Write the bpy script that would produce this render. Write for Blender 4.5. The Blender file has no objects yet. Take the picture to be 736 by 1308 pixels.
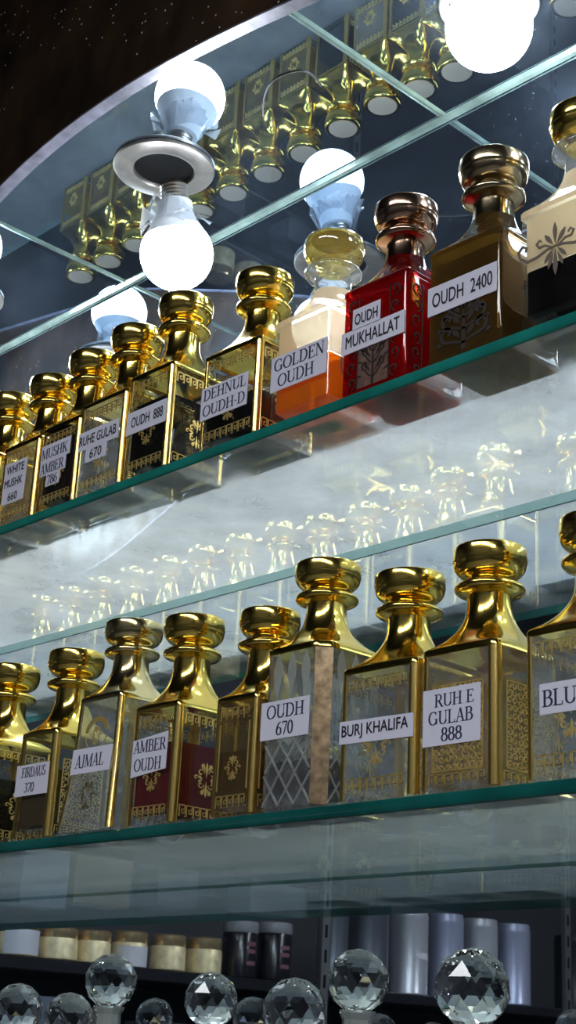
import bpy, math, random
from mathutils import Vector, Matrix
random.seed(7)
PI = math.pi
H = 1.35                      # camera height above the shop floor
sc = bpy.context.scene
COL = sc.collection

# ------------------------------------------------------------------ node helpers
def new_mat(name):
    m = bpy.data.materials.new(name); m.use_nodes = True
    nt = m.node_tree; nt.nodes.clear()
    out = nt.nodes.new('ShaderNodeOutputMaterial')
    return m, nt, out
def N(nt, t, **kw):
    n = nt.nodes.new(t)
    for k, v in kw.items():
        if k in n.inputs: n.inputs[k].default_value = v
        else: setattr(n, k, v)
    return n
def rgba(c): return (c[0], c[1], c[2], 1.0)
def principled(name, col, rough=.5, metal=0., spec=.5, coat=0., bump=0., bscale=200., var=0., vscale=40., trans=0.):
    m, nt, out = new_mat(name)
    p = N(nt, 'ShaderNodeBsdfPrincipled')
    p.inputs['Base Color'].default_value = rgba(col); p.inputs['Roughness'].default_value = rough
    p.inputs['Metallic'].default_value = metal; p.inputs['Specular IOR Level'].default_value = spec
    p.inputs['Coat Weight'].default_value = coat
    nt.links.new(p.outputs[0], out.inputs[0])
    if var or bump:
        tc = N(nt, 'ShaderNodeTexCoord')
    if var:
        no = N(nt, 'ShaderNodeTexNoise', Scale=vscale, Detail=4.)
        nt.links.new(tc.outputs['Object'], no.inputs['Vector'])
        r = N(nt, 'ShaderNodeMapRange'); r.inputs[1].default_value = .3; r.inputs[2].default_value = .7
        r.inputs[3].default_value = 1 - var; r.inputs[4].default_value = 1 + var
        nt.links.new(no.outputs[0], r.inputs[0])
        mx = N(nt, 'ShaderNodeMix', data_type='RGBA', blend_type='MULTIPLY')
        mx.inputs[0].default_value = 1.; mx.inputs[6].default_value = rgba(col)
        nt.links.new(r.outputs[0], mx.inputs[7]); nt.links.new(mx.outputs[2], p.inputs['Base Color'])
    if bump:
        nb = N(nt, 'ShaderNodeTexNoise', Scale=bscale, Detail=3.)
        nt.links.new(tc.outputs['Object'], nb.inputs['Vector'])
        b = N(nt, 'ShaderNodeBump', Strength=bump, Distance=.002)
        nt.links.new(nb.outputs[0], b.inputs['Height']); nt.links.new(b.outputs[0], p.inputs['Normal'])
    return m
def thin_glass(name, tint=(.93, .96, .96), film=0., film_col=(.8, .85, .85), rough=.02, gloss=1., film_noise=0., fscale=60., trans_film=.6):
    """a sheet of glass: Fresnel gloss over clear tint, with an optional dusty / frosted / coloured film"""
    m, nt, out = new_mat(name); L = nt.links.new
    geo = N(nt, 'ShaderNodeNewGeometry')
    ior = N(nt, 'ShaderNodeMath', operation='MULTIPLY_ADD'); ior.inputs[1].default_value = -(1.5 - 1 / 1.5); ior.inputs[2].default_value = 1.5
    L(geo.outputs['Backfacing'], ior.inputs[0])
    fr = N(nt, 'ShaderNodeFresnel'); L(ior.outputs[0], fr.inputs['IOR'])
    fm = N(nt, 'ShaderNodeMath', operation='MULTIPLY', use_clamp=True); fm.inputs[1].default_value = gloss
    L(fr.outputs[0], fm.inputs[0])
    tr = N(nt, 'ShaderNodeBsdfTransparent'); tr.inputs[0].default_value = rgba(tint)
    gl = N(nt, 'ShaderNodeBsdfGlossy', Roughness=rough); gl.inputs[0].default_value = (1, 1, 1, 1)
    src = tr.outputs[0]
    if film > 0:
        df = N(nt, 'ShaderNodeBsdfDiffuse'); df.inputs[0].default_value = rgba(film_col)
        tl = N(nt, 'ShaderNodeBsdfTranslucent'); tl.inputs[0].default_value = rgba(film_col)
        mf = N(nt, 'ShaderNodeMixShader'); mf.inputs[0].default_value = trans_film
        L(df.outputs[0], mf.inputs[1]); L(tl.outputs[0], mf.inputs[2])
        mm = N(nt, 'ShaderNodeMixShader'); mm.inputs[0].default_value = film
        if film_noise:
            tc = N(nt, 'ShaderNodeTexCoord'); no = N(nt, 'ShaderNodeTexNoise', Scale=fscale, Detail=5., Roughness=.65)
            L(tc.outputs['Object'], no.inputs['Vector'])
            r = N(nt, 'ShaderNodeMapRange'); r.inputs[1].default_value = .3; r.inputs[2].default_value = .7
            r.inputs[3].default_value = film * (1 - film_noise); r.inputs[4].default_value = min(1., film * (1 + film_noise))
            L(no.outputs[0], r.inputs[0]); L(r.outputs[0], mm.inputs[0])
        L(tr.outputs[0], mm.inputs[1]); L(mf.outputs[0], mm.inputs[2]); src = mm.outputs[0]
    mx = N(nt, 'ShaderNodeMixShader'); L(fm.outputs[0], mx.inputs[0]); L(src, mx.inputs[1]); L(gl.outputs[0], mx.inputs[2])
    L(mx.outputs[0], out.inputs[0])
    return m
def mirror_mat(name, col, dust, dust_col, rough=.015, dscale=9.):
    m, nt, out = new_mat(name); L = nt.links.new
    gl = N(nt, 'ShaderNodeBsdfGlossy', Roughness=rough); gl.inputs[0].default_value = rgba(col)
    df = N(nt, 'ShaderNodeBsdfDiffuse'); df.inputs[0].default_value = rgba(dust_col)
    tc = N(nt, 'ShaderNodeTexCoord')
    no = N(nt, 'ShaderNodeTexNoise', Scale=dscale, Detail=6., Roughness=.7); L(tc.outputs['Object'], no.inputs['Vector'])
    r = N(nt, 'ShaderNodeMapRange'); r.inputs[1].default_value = .35; r.inputs[2].default_value = .7
    r.inputs[3].default_value = dust * .45; r.inputs[4].default_value = dust * 1.6; L(no.outputs[0], r.inputs[0])
    # fine specks of dust
    vo = N(nt, 'ShaderNodeTexVoronoi', Scale=130.); L(tc.outputs['Object'], vo.inputs['Vector'])
    lt = N(nt, 'ShaderNodeMath', operation='LESS_THAN'); lt.inputs[1].default_value = .075; L(vo.outputs['Distance'], lt.inputs[0])
    ad = N(nt, 'ShaderNodeMath', operation='MULTIPLY_ADD', use_clamp=True); ad.inputs[1].default_value = .25
    L(lt.outputs[0], ad.inputs[0]); L(r.outputs[0], ad.inputs[2])
    mx = N(nt, 'ShaderNodeMixShader'); L(ad.outputs[0], mx.inputs[0]); L(gl.outputs[0], mx.inputs[1]); L(df.outputs[0], mx.inputs[2])
    L(mx.outputs[0], out.inputs[0])
    return m
def emission(name, col, s):
    m, nt, out = new_mat(name)
    e = N(nt, 'ShaderNodeEmission', Strength=s); e.inputs[0].default_value = rgba(col)
    nt.links.new(e.outputs[0], out.inputs[0]); return m
def liquid_mat(name, clear, body, mixv):
    """see-through liquid: coloured transparency, some cloudy body, a glossy skin"""
    m, nt, out = new_mat(name); L = nt.links.new
    tr = N(nt, 'ShaderNodeBsdfTransparent'); tr.inputs[0].default_value = rgba(clear)
    tl = N(nt, 'ShaderNodeBsdfTranslucent'); tl.inputs[0].default_value = rgba(body)
    df = N(nt, 'ShaderNodeBsdfDiffuse'); df.inputs[0].default_value = rgba(body)
    m1 = N(nt, 'ShaderNodeMixShader'); m1.inputs[0].default_value = .5; L(tl.outputs[0], m1.inputs[1]); L(df.outputs[0], m1.inputs[2])
    m2 = N(nt, 'ShaderNodeMixShader'); m2.inputs[0].default_value = mixv; L(tr.outputs[0], m2.inputs[1]); L(m1.outputs[0], m2.inputs[2])
    gl = N(nt, 'ShaderNodeBsdfGlossy', Roughness=.03)
    lw = N(nt, 'ShaderNodeLayerWeight', Blend=.12)
    m3 = N(nt, 'ShaderNodeMixShader'); L(lw.outputs['Facing'], m3.inputs[0]); L(m2.outputs[0], m3.inputs[1]); L(gl.outputs[0], m3.inputs[2])
    L(m3.outputs[0], out.inputs[0]); return m

M = {}
M['gold'] = principled('polished_gold', (.88, .645, .15), .14, 1.)
M['gold_trim'] = principled('gold_trim', (.92, .66, .20), .24, 1.)
M['gold_pale'] = principled('pale_gold', (.80, .66, .33), .16, 1.)
M['gold_line'] = principled('gold_print', (.90, .66, .22), .38, .7)
M['bronze'] = principled('antique_bronze', (.42, .30, .18), .28, 1., var=.5, vscale=140.)
M['stop_disc'] = principled('champagne_disc', (.26, .20, .14), .5, .3)
M['glass'] = thin_glass('bottle_glass', (.95, .97, .97), .012, (.85, .88, .9), .015, .9, .8, 30.)
M['glass_milky'] = thin_glass('clear_bottle_glass', (.93, .96, .97), .20, (.86, .89, .94), .02, 1.3, .75, 60.)  # whitish film paints the light scattered inside thick clear glass
M['glass_inner'] = thin_glass('bottle_glass_inner', (.96, .98, .98), .0, (.85, .88, .9), .03, .6)
M['glass_base'] = principled('olive_foot', (.050, .050, .022), .12, 0., .6, var=.4, vscale=90.)
M['glass_foot'] = thin_glass('clear_foot_glass', (.85, .75, .55), .2, (.7, .4, .12), .04, 1.5, .6, 80.)
M['glass_cream'] = thin_glass('frosted_cream_glass', (.95, .88, .74), .90, (.92, .78, .56), .06, .8, .06, 20.)
M['glass_clearneck'] = thin_glass('clear_neck_glass', (.92, .95, .97), .10, (.9, .92, .95), .02, 2.6)
M['glass_amber'] = thin_glass('amber_tinted_glass', (.90, .80, .40), .10, (.85, .72, .3), .03, 2.4)
M['glass_smoke'] = thin_glass('smoky_bronze_glass', (.55, .38, .13), .40, (.22, .145, .045), .04, .9, .3, 25.)
M['etched'] = thin_glass('etched_beige_panel', (.8, .72, .62), .55, (.50, .42, .34), .1, .6, .4, 120.)
M['smoke_metal'] = principled('smoked_bronze', (.50, .40, .25), .17, 1., var=.25, vscale=60.)
M['smoke_red'] = principled('smoked_bronze_red', (.52, .34, .24), .15, 1., var=.3, vscale=60.)
M['glass_red'] = thin_glass('ruby_tinted_glass', (.75, .12, .10), .30, (.34, .012, .016), .03, .9, .4, 25.)
M['glass_brown'] = thin_glass('brown_tinted_glass', (.80, .70, .48), .20, (.45, .33, .17), .03, 1.2, .4, 25.)
M['cut'] = thin_glass('cut_glass_ridge', (.9, .93, .92), .50, (.85, .86, .82), .03, 3.)
M['black_liq'] = principled('black_oud_oil', (.003, .0022, .0022), .06, spec=.2)
M['brown_liq'] = principled('dark_brown_oil', (.012, .005, .004), .08, spec=.2)
M['red_liq'] = liquid_mat('red_attar', (.42, .01, .015), (.30, .008, .012), .6)
M['ruby_liq'] = liquid_mat('bright_ruby_attar', (.75, .015, .015), (.75, .01, .01), .55)
M['orange_liq'] = liquid_mat('orange_attar', (1., .42, .05), (1., .33, .015), .6)
M['yellow_liq'] = liquid_mat('golden_attar', (.93, .78, .28), (.75, .5, .08), .3)
M['umber_liq'] = liquid_mat('umber_attar', (.45, .30, .12), (.20, .12, .03), .5)
M['paper'] = principled('label_paper', (.78, .77, .90), .55)
M['paper_old'] = principled('base_sticker_paper', (.34, .35, .24), .7)
M['ink'] = principled('label_ink', (.012, .012, .02), .6)
M['ink_blue'] = principled('label_ink_navy', (.02, .025, .07), .6)
M['ink_brown'] = principled('dark_bronze_print', (.022, .013, .009), .5)
M['ink_taupe'] = principled('taupe_print', (.16, .12, .10), .45, .2)
M['shelf'] = thin_glass('dusty_shelf_glass', (.95, .98, .97), .36, (.86, .88, .89), .02, .7, .22, 14., .8)
M['under'] = thin_glass('shelf_underside', (.94, .98, .97), .05, (.80, .86, .88), .02, .9, .3, 14., .8)
M['shelf_back'] = principled('pale_back_edge', (.20, .36, .37), .3)
M['shelf_low'] = thin_glass('dusty_lower_shelf_glass', (.92, .96, .95), .42, (.78, .82, .82), .03, .8, .2, 9., .8)
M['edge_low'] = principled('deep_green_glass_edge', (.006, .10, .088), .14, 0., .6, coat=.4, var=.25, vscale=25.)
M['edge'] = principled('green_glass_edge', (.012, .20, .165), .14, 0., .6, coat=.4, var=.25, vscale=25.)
M['mirror'] = mirror_mat('dusty_mirror', (.64, .72, .80), .009, (.26, .35, .50))
M['mirror_top'] = mirror_mat('dusty_ceiling_mirror', (.50, .60, .70), .017, (.34, .44, .58))
M['seam'] = principled('mirror_bevel', (.27, .38, .36), .14, .7, var=.35, vscale=30.)
M['steel'] = principled('brushed_steel', (.34, .32, .31), .36, .9, var=.15, vscale=60.)
M['ring_dull'] = principled('dulled_steel', (.10, .10, .105), .45, .6)  # steel darkened in colour to offset the flush bulb's close light
M['dark'] = principled('dark_can', (.0025, .0022, .003), .6, spec=.1)  # near-black colour stands in for shade inside recesses
M['bulb'] = emission('lit_bulb', (.90, .96, 1.0), 100.)
M['bulb_house'] = principled('bulb_housing', (.70, .74, .80), .45)
M['screw'] = principled('screw_base', (.55, .52, .48), .3, 1.)
M['wrap'] = thin_glass('clear_plastic_film', (.9, .92, .95), .35, (.85, .88, .92), .08, 2.)
M['wire'] = principled('black_wire', (.01, .01, .012), .5)
M['crystal'] = None

def crystal_mat():
    m, nt, out = new_mat('cut_crystal')
    p = N(nt, 'ShaderNodeBsdfPrincipled'); p.inputs['Base Color'].default_value = (1, 1, 1, 1)
    p.inputs['Roughness'].default_value = 0.; p.inputs['Transmission Weight'].default_value = 1.; p.inputs['IOR'].default_value = 1.5
    nt.links.new(p.outputs[0], out.inputs[0]); return m
M['crystal'] = crystal_mat()

# ------------------------------------------------------------------ mesh helpers
class MB:
    def __init__(s): s.v = []; s.f = []
    def add(s, vs, fs):
        o = len(s.v); s.v += [tuple(v) for v in vs]; s.f += [tuple(i + o for i in f) for f in fs]
    def box(s, c, d, rot=0.):
        x, y, z = [k / 2 for k in d]; cs, sn = math.cos(rot), math.sin(rot)
        P = [(i * x, j * y, k * z) for k in (-1, 1) for j in (-1, 1) for i in (-1, 1)]
        P = [(c[0] + a * cs - b * sn, c[1] + a * sn + b * cs, c[2] + e) for a, b, e in P]
        s.add(P, [(0, 2, 3, 1), (4, 5, 7, 6), (0, 1, 5, 4), (2, 6, 7, 3), (0, 4, 6, 2), (1, 3, 7, 5)])
    def loft(s, rings, cap0=True, cap1=True):
        n = len(rings[0]); vs = [p for r in rings for p in r]; fs = []
        for k in range(len(rings) - 1):
            for i in range(n):
                j = (i + 1) % n
                fs.append((k * n + i, k * n + j, (k + 1) * n + j, (k + 1) * n + i))
        if cap0: fs.append(tuple(reversed(range(n))))
        if cap1: fs.append(tuple(range((len(rings) - 1) * n, len(rings) * n)))
        s.add(vs, fs)
    def lathe(s, prof, seg=40, c=(0, 0), cap0=True, cap1=True):
        s.loft([[(c[0] + r * math.cos(2 * PI * i / seg), c[1] + r * math.sin(2 * PI * i / seg), z) for i in range(seg)] for r, z in prof], cap0, cap1)
    def tube(s, pts, r, seg=8):
        pts = [Vector(p) for p in pts]; rings = []
        for i, p in enumerate(pts):
            t = (pts[min(i + 1, len(pts) - 1)] - pts[max(i - 1, 0)]).normalized()
            a = t.orthogonal().normalized() if i == 0 else (a - t * a.dot(t)).normalized()
            b = t.cross(a)
            rings.append([p + (a * math.cos(2 * PI * k / seg) + b * math.sin(2 * PI * k / seg)) * r for k in range(seg)])
        s.loft(rings)
    def flat(s, poly, T, th=.0003, n0=.0001):
        """a thin raised plate: 2-D polygon on a face; T(u, v, n) gives the 3-D point"""
        k = len(poly)
        vs = [T(u, v, n0 - .0004) for u, v in poly] + [T(u, v, n0 + th) for u, v in poly]
        fs = [tuple(range(k, 2 * k)), tuple(reversed(range(k)))] + [(i, (i + 1) % k, (i + 1) % k + k, i + k) for i in range(k)]
        s.add(vs, fs)
    def strip(s, pts, w, T, th=.0003, n0=.0001):
        """ribbon along 2-D points; w a number or a list (full widths)"""
        n = len(pts); W = w if isinstance(w, (list, tuple)) else [w] * n
        L, R = [], []
        for i, (x, y) in enumerate(pts):
            x0, y0 = pts[max(i - 1, 0)]; x1, y1 = pts[min(i + 1, n - 1)]
            dx, dy = x1 - x0, y1 - y0; l = math.hypot(dx, dy) or 1.; nx, ny = -dy / l * W[i] / 2, dx / l * W[i] / 2
            L.append((x + nx, y + ny)); R.append((x - nx, y - ny))
        vs = [T(u, v, n0 + th) for u, v in L] + [T(u, v, n0 + th) for u, v in R] + [T(u, v, n0 - .0004) for u, v in L] + [T(u, v, n0 - .0004) for u, v in R]
        fs = []
        for i in range(n - 1):
            fs.append((i, n + i, n + i + 1, i + 1))
            fs.append((i, i + 1, 2 * n + i + 1, 2 * n + i)); fs.append((n + i + 1, n + i, 3 * n + i, 3 * n + i + 1))
        s.add(vs, fs)
    def build(s, name, mat, parent=None, smooth=35., loc=None):
        me = bpy.data.meshes.new(name); me.from_pydata(s.v, [], s.f); me.update()
        if mat: me.materials.append(mat)
        if smooth:
            me.polygons.foreach_set('use_smooth', [True] * len(me.polygons))
            me.set_sharp_from_angle(angle=math.radians(smooth))
        o = bpy.data.objects.new(name, me); COL.objects.link(o)
        if parent: o.parent = parent
        if loc: o.location = loc
        return o
def empty(name, loc, rz=0.):
    o = bpy.data.objects.new(name, None); COL.objects.link(o); o.location = loc; o.rotation_euler = (0, 0, rz)
    o.empty_display_size = .02; return o
def tag(o, label=None, cat=None, group=None, kind=None):
    if label: o['label'] = label
    if cat: o['category'] = cat
    if group: o['group'] = group
    if kind: o['kind'] = kind
    return o
def copy_tree(o, parent=None):
    c = o.copy(); COL.objects.link(c)
    if parent: c.parent = parent
    for ch in [x for x in bpy.data.objects if x.parent == o]: copy_tree(ch, c)
    return c

# ------------------------------------------------------------------ lettering
def arc(cx, cy, rx, ry, a0, a1, n=18):
    return [(cx + rx * math.cos(math.radians(a0 + (a1 - a0) * i / n)), cy + ry * math.sin(math.radians(a0 + (a1 - a0) * i / n))) for i in range(n + 1)]
TK, TN = .135, .05                  # thick and thin strokes of the serif face
def serif(x, y, w=.30): return ([(x - w / 2, y), (x + w / 2, y)], .045)
def bowl(pts): # thick where the stroke runs upright, thin where level
    W = []
    for i in range(len(pts)):
        a = pts[max(i - 1, 0)]; b = pts[min(i + 1, len(pts) - 1)]
        dx, dy = b[0] - a[0], b[1] - a[1]; l = math.hypot(dx, dy) or 1
        W.append(TN + (TK - TN) * abs(dy / l) ** 1.5)
    return (pts, W)
def glyph(c):
    s = []; top, bot = .978, .022
    def stem(x, y0=0., y1=1., w=TK, sb=True, st=True):
        s.append(([(x, y0), (x, y1)], w))
        if sb: s.append(serif(x, y0 + .022))
        if st: s.append(serif(x, y1 - .022))
    w = .7
    if c == 'A':
        s += [([(.10, 0), (.37, 1)], TN), ([(.62, 0), (.38, 1)], TK), ([(.19, .33), (.53, .33)], TN), serif(.10, .022, .24), serif(.62, .022, .28)]; w = .74
    elif c == 'B':
        stem(.16); s += [([(.1, top), (.34, top)], TN), ([(.1, .53), (.38, .53)], TN), ([(.1, bot), (.38, bot)], TN), bowl(arc(.33, .755, .2, .225, 90, -90)), bowl(arc(.36, .275, .23, .255, 90, -90))]; w = .66
    elif c == 'D':
        stem(.16); s += [([(.1, top), (.35, top)], TN), ([(.1, bot), (.35, bot)], TN), bowl(arc(.34, .5, .34, .478, 90, -90))]; w = .78
    elif c == 'E':
        stem(.16); s += [([(.1, top), (.55, top)], TN), ([(.1, bot), (.58, bot)], TN), ([(.16, .52), (.42, .52)], TN), ([(.54, 1), (.54, .80)], TN), ([(.57, 0), (.57, .21)], TN), ([(.42, .41), (.42, .63)], TN)]; w = .66
    elif c == 'F':
        stem(.16); s += [([(.1, top), (.55, top)], TN), ([(.16, .52), (.42, .52)], TN), ([(.54, 1), (.54, .80)], TN), ([(.42, .41), (.42, .63)], TN)]; w = .62
    elif c == 'G':
        s += [bowl(arc(.40, .5, .33, .478, 50, 322)), ([(.66, 0.06), (.66, .42)], TK), serif(.64, .42, .26), ([(.62, .97), (.62, .72)], TN)]; w = .80
    elif c == 'H':
        stem(.16); stem(.64); s += [([(.16, .52), (.64, .52)], TN)]; w = .82
    elif c == 'I': stem(.17); w = .36
    elif c == 'J':
        s += [([(.25, .18), (.25, 1)], TK), serif(.25, top), bowl(arc(.12, .17, .13, .2, 0, -140))]; w = .42
    elif c == 'K':
        stem(.16); s += [([(.2, .42), (.6, 1)], TN), ([(.32, .58), (.66, 0)], TK), serif(.60, top, .26), serif(.66, bot, .28)]; w = .76
    elif c == 'L':
        stem(.16); s += [([(.1, bot), (.56, bot)], TN), ([(.56, 0), (.56, .24)], TN)]; w = .64
    elif c == 'M':
        s += [([(.12, 0), (.12, 1)], TN), ([(.13, 1), (.45, .04)], TK), ([(.45, .04), (.77, 1)], TN), ([(.79, 0), (.79, 1)], TK), serif(.12, bot, .22), serif(.79, bot, .28), serif(.1, top, .2), serif(.82, top, .22)]; w = .94
    elif c == 'N':
        s += [([(.13, 0), (.13, 1)], TN), ([(.14, 1), (.64, .02)], TK), ([(.65, 0), (.65, 1)], TN), serif(.13, bot, .24), serif(.1, top, .2), serif(.65, top, .24)]; w = .80
    elif c == 'O': s += [bowl(arc(.41, .5, .34, .478, 0, 360, 30))]; w = .82
    elif c == 'R':
        stem(.16); s += [([(.1, top), (.36, top)], TN), ([(.1, .5), (.36, .5)], TN), bowl(arc(.34, .74, .21, .24, 90, -90)), ([(.36, .5), (.66, 0)], TK), serif(.66, bot, .2)]; w = .72
    elif c == 'S':
        s += [bowl(arc(.29, .74, .2, .238, 40, 270)), bowl(arc(.29, .26, .22, .238, 90, -140)), ([(.46, .98), (.46, .74)], TN), ([(.08, .02), (.08, .28)], TN)]; w = .56
    elif c == 'T':
        stem(.33, st=False); s += [([(.04, top), (.62, top)], TN), ([(.05, 1), (.05, .78)], TN), ([(.61, 1), (.61, .78)], TN)]; w = .66
    elif c == 'U':
        s += [([(.16, .3), (.16, 1)], TK), serif(.16, top), ([(.64, .3), (.64, 1)], TN), serif(.64, top, .24), bowl(arc(.40, .3, .24, .28, 180, 360))]; w = .78
    elif c == '0': s += [bowl(arc(.27, .5, .2, .478, 0, 360, 26))]; w = .54
    elif c == '3': s += [bowl(arc(.24, .75, .18, .228, 140, -90)), bowl(arc(.24, .27, .21, .25, 90, -150))]; w = .54
    elif c == '6': s += [bowl(arc(.27, .3, .2, .28, 0, 360, 24)), bowl(arc(.5, .32, .43, .66, 180, 100))]; w = .54
    elif c == '7': s += [([(.06, .95), (.48, .95)], .09), ([(.48, .95), (.2, 0)], .09), ([(.07, 1), (.07, .8)], TN)]; w = .52
    elif c == '8': s += [bowl(arc(.27, .75, .16, .228, 0, 360, 22)), bowl(arc(.27, .27, .2, .25, 0, 360, 22))]; w = .54
    elif c == '-': s += [([(.08, .4), (.24, .4)], .09)]; w = .32
    elif c == '.': s += [([(.05, .05), (.15, .05)], .1)]; w = .24
    elif c == ' ': w = .32
    return s, w
def serif_text(mb, text, T, uc, vc, capH, width):
    tot = sum(glyph(c)[1] for c in text); sx = width / tot; u = uc - width / 2
    for c in text:
        st, w = glyph(c)
        for pts, wd in st:
            P = [(u + x * sx, vc + (y - .5) * capH) for x, y in pts]
            k = (sx + capH) / 2
            mb.strip(P, [q * k for q in wd] if isinstance(wd, list) else wd * k, T, th=.00012, n0=.00045)
        u += w * sx
_tc = {}
def sans_mesh(text):
    if text not in _tc:
        cu = bpy.data.curves.new('t', 'FONT'); cu.body = text; cu.size = 1.; cu.resolution_u = 3; cu.offset = 0.
        ob = bpy.data.objects.new('t', cu); COL.objects.link(ob)
        dg = bpy.context.evaluated_depsgraph_get(); dg.update()
        me = bpy.data.meshes.new_from_object(ob.evaluated_get(dg))
        vs = [tuple(v.co) for v in me.vertices]; fs = [tuple(p.vertices) for p in me.polygons]
        bpy.data.objects.remove(ob); bpy.data.curves.remove(cu); bpy.data.meshes.remove(me)
        _tc[text] = (vs, fs)
    return _tc[text]
def sans_text(mb, text, T, uc, vc, capH, width):
    vs, fs = sans_mesh(text)
    x0, x1 = min(v[0] for v in vs), max(v[0] for v in vs); y0, y1 = min(v[1] for v in vs), max(v[1] for v in vs)
    for q, (du, dv) in enumerate(((-.00016, 0), (.00016, 0), (0, .00014), (0, -.00014))):   # a slightly bold face
        mb.add([T(uc + du + ((v[0] - x0) / (x1 - x0) - .5) * width, vc + dv + ((v[1] - y0) / (y1 - y0) - .5) * capH, .0006 + q * .00001) for v in vs], fs)

# ------------------------------------------------------------------ ornaments
def greek_key(mb, T, u0, u1, v0, h, pitch=.0072, w=.00075):
    n = max(1, round((u1 - u0) / pitch)); p = (u1 - u0) / n
    for i in range(n):
        a = u0 + i * p; g = h
        P = [(.0, 0.), (.0, 1.), (.80, 1.), (.80, .28), (.36, .28), (.36, .64), (.56, .64)]
        P = [(a + x * p, v0 + y * g) for x, y in P]
        for q in range(len(P) - 1):
            (xa, ya), (xb, yb) = P[q], P[q + 1]
            mb.flat([(min(xa, xb) - w / 2, min(ya, yb) - w / 2), (max(xa, xb) + w / 2, min(ya, yb) - w / 2), (max(xa, xb) + w / 2, max(ya, yb) + w / 2), (min(xa, xb) - w / 2, max(ya, yb) + w / 2)], T)
        mb.flat([(a + .8 * p, v0 - w / 2), (a + p, v0 - w / 2), (a + p, v0 + w / 2), (a + .8 * p, v0 + w / 2)], T)
def spiral(cx, cy, r, a0, turns, sgn, n=22):
    return [(cx + r * (1 - .85 * i / n) * math.cos(a0 + sgn * turns * 2 * PI * i / n), cy + r * (1 - .85 * i / n) * math.sin(a0 + sgn * turns * 2 * PI * i / n)) for i in range(n + 1)]
def taper(n, w, e=.35): return [w * (e + (1 - e) * math.sin(PI * (i + .5) / n)) for i in range(n)]
def drop(mb, T, x, y, ang, l, w):
    c, s_ = math.cos(ang), math.sin(ang); P = []
    for i in range(10):
        t = i / 9; P.append((t * l, math.sin(PI * t ** 1.4) * w / 2))
    P = P + [(a, -b) for a, b in reversed(P[1:-1])]
    mb.flat([(x + a * c - b * s_, y + a * s_ + b * c) for a, b in P], T)
def medallion(mb, T, uc, vc, s):
    """a little arabesque: scrolls mirrored about a stem of drop leaves"""
    for m in (-1, 1):
        for (cx, cy, r, a, t, sg) in ((.42, .35, .26, PI, .95, -1), (.40, -.30, .24, PI, .95, 1), (.78, .05, .17, PI, .9, -1), (.26, .78, .16, -PI / 2, .9, 1), (.24, -.76, .15, PI / 2, .9, -1)):
            P = [(uc + m * x * s, vc + y * s) for x, y in spiral(cx, cy, r, a, t, sg)]
            mb.strip(P, taper(len(P), .075 * s), T)
        for (x, y, a, l) in ((.1, .5, 1.0, .4), (.1, -.5, -1.0, .4), (.3, 0, .5, .35), (.3, 0, -.5, .35)):
            drop(mb, T, uc + m * x * s, vc + y * s, a if m > 0 else PI - a, l * s, .14 * s)
    for (y, a, l) in ((.1, PI / 2, .9), (-.1, -PI / 2, .9)): drop(mb, T, uc, vc + y * s, a, l * s, .16 * s)
def filigree_panel(mb, T, u0, u1, v0, v1, cell):
    nx = max(1, round((u1 - u0) / cell)); ny = max(1, round((v1 - v0) / cell)); cx = (u1 - u0) / nx; cy = (v1 - v0) / ny
    for i in range(nx):
        for j in range(ny):
            a = random.choice((0, PI / 2, PI, -PI / 2)); sg = random.choice((-1, 1))
            P = spiral(u0 + (i + .5) * cx, v0 + (j + .5) * cy, min(cx, cy) * .55, a, 1.1, sg, 14)
            mb.strip(P, taper(len(P), cell * .2), T)
    for (a, b, c, d_) in ((u0, v0, u1, v0), (u0, v1, u1, v1), (u0, v0, u0, v1), (u1, v0, u1, v1)):
        mb.strip([(a, b), (c, d_)], .0009, T)
def scroll_tree(mb, T, uc, v0, h, wd):
    """a dark tree-like damask with curling branches"""
    mb.strip([(uc, v0), (uc, v0 + h * .55), (uc, v0 + h)], [wd * .10, wd * .07, wd * .02], T)
    for m in (-1, 1):
        for y, x, r, a0 in ((.30, .36, .17, -PI / 2), (.58, .34, .16, -PI / 2), (.80, .22, .12, -PI / 2)):
            c0 = (uc + m * x * wd, v0 + (y + .12) * h)
            P = [(uc, v0 + (y - .16) * h), (uc + m * x * wd * .5, v0 + (y - .1) * h)] + [(c0[0] + m * (px - c0[0]) , py) for px, py in spiral(c0[0], c0[1], r * wd, a0, .95, 1)]
            mb.strip(P, taper(len(P), .085 * wd, .5), T)
            drop(mb, T, uc + m * .06 * wd, v0 + (y - .05) * h, (PI / 2 - m * .75), .28 * h, .10 * wd)
            drop(mb, T, uc + m * (x + .1) * wd, v0 + (y - .1) * h, (PI / 2 - m * 1.2), .16 * h, .08 * wd)
    drop(mb, T, uc, v0 + h * .8, PI / 2, h * .25, wd * .14)
def swag(mb, T, uc, vc, s):
    """a wide scrolled flourish with a drooping tassel of leaves"""
    for m in (-1, 1):
        P = [(uc + m * x * s, vc + y * s) for x, y in ((.0, 0), (.2, -.02), (.45, -.10), (.7, -.12), (.88, .02), (.92, .18), (.82, .28), (.72, .22), (.74, .12))]
        mb.strip(P, taper(len(P), .07 * s, .5), T)
        P = [(uc + m * x * s, vc + y * s) for x, y in ((.08, .0), (.25, .10), (.40, .10), (.46, .2), (.38, .27), (.32, .2))]
        mb.strip(P, taper(len(P), .055 * s, .5), T)
        drop(mb, T, uc + m * .04 * s, vc + .03 * s, PI / 2 - m * .6, .38 * s, .10 * s)
        drop(mb, T, uc + m * .04 * s, vc - .03 * s, -PI / 2 + m * .7, .36 * s, .09 * s)
        drop(mb, T, uc + m * .05 * s, vc - .12 * s, -PI / 2 + m * .35, .38 * s, .08 * s)
    drop(mb, T, uc, vc + .05 * s, PI / 2, .5 * s, .10 * s); drop(mb, T, uc, vc - .05 * s, -PI / 2, .62 * s, .11 * s)

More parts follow.
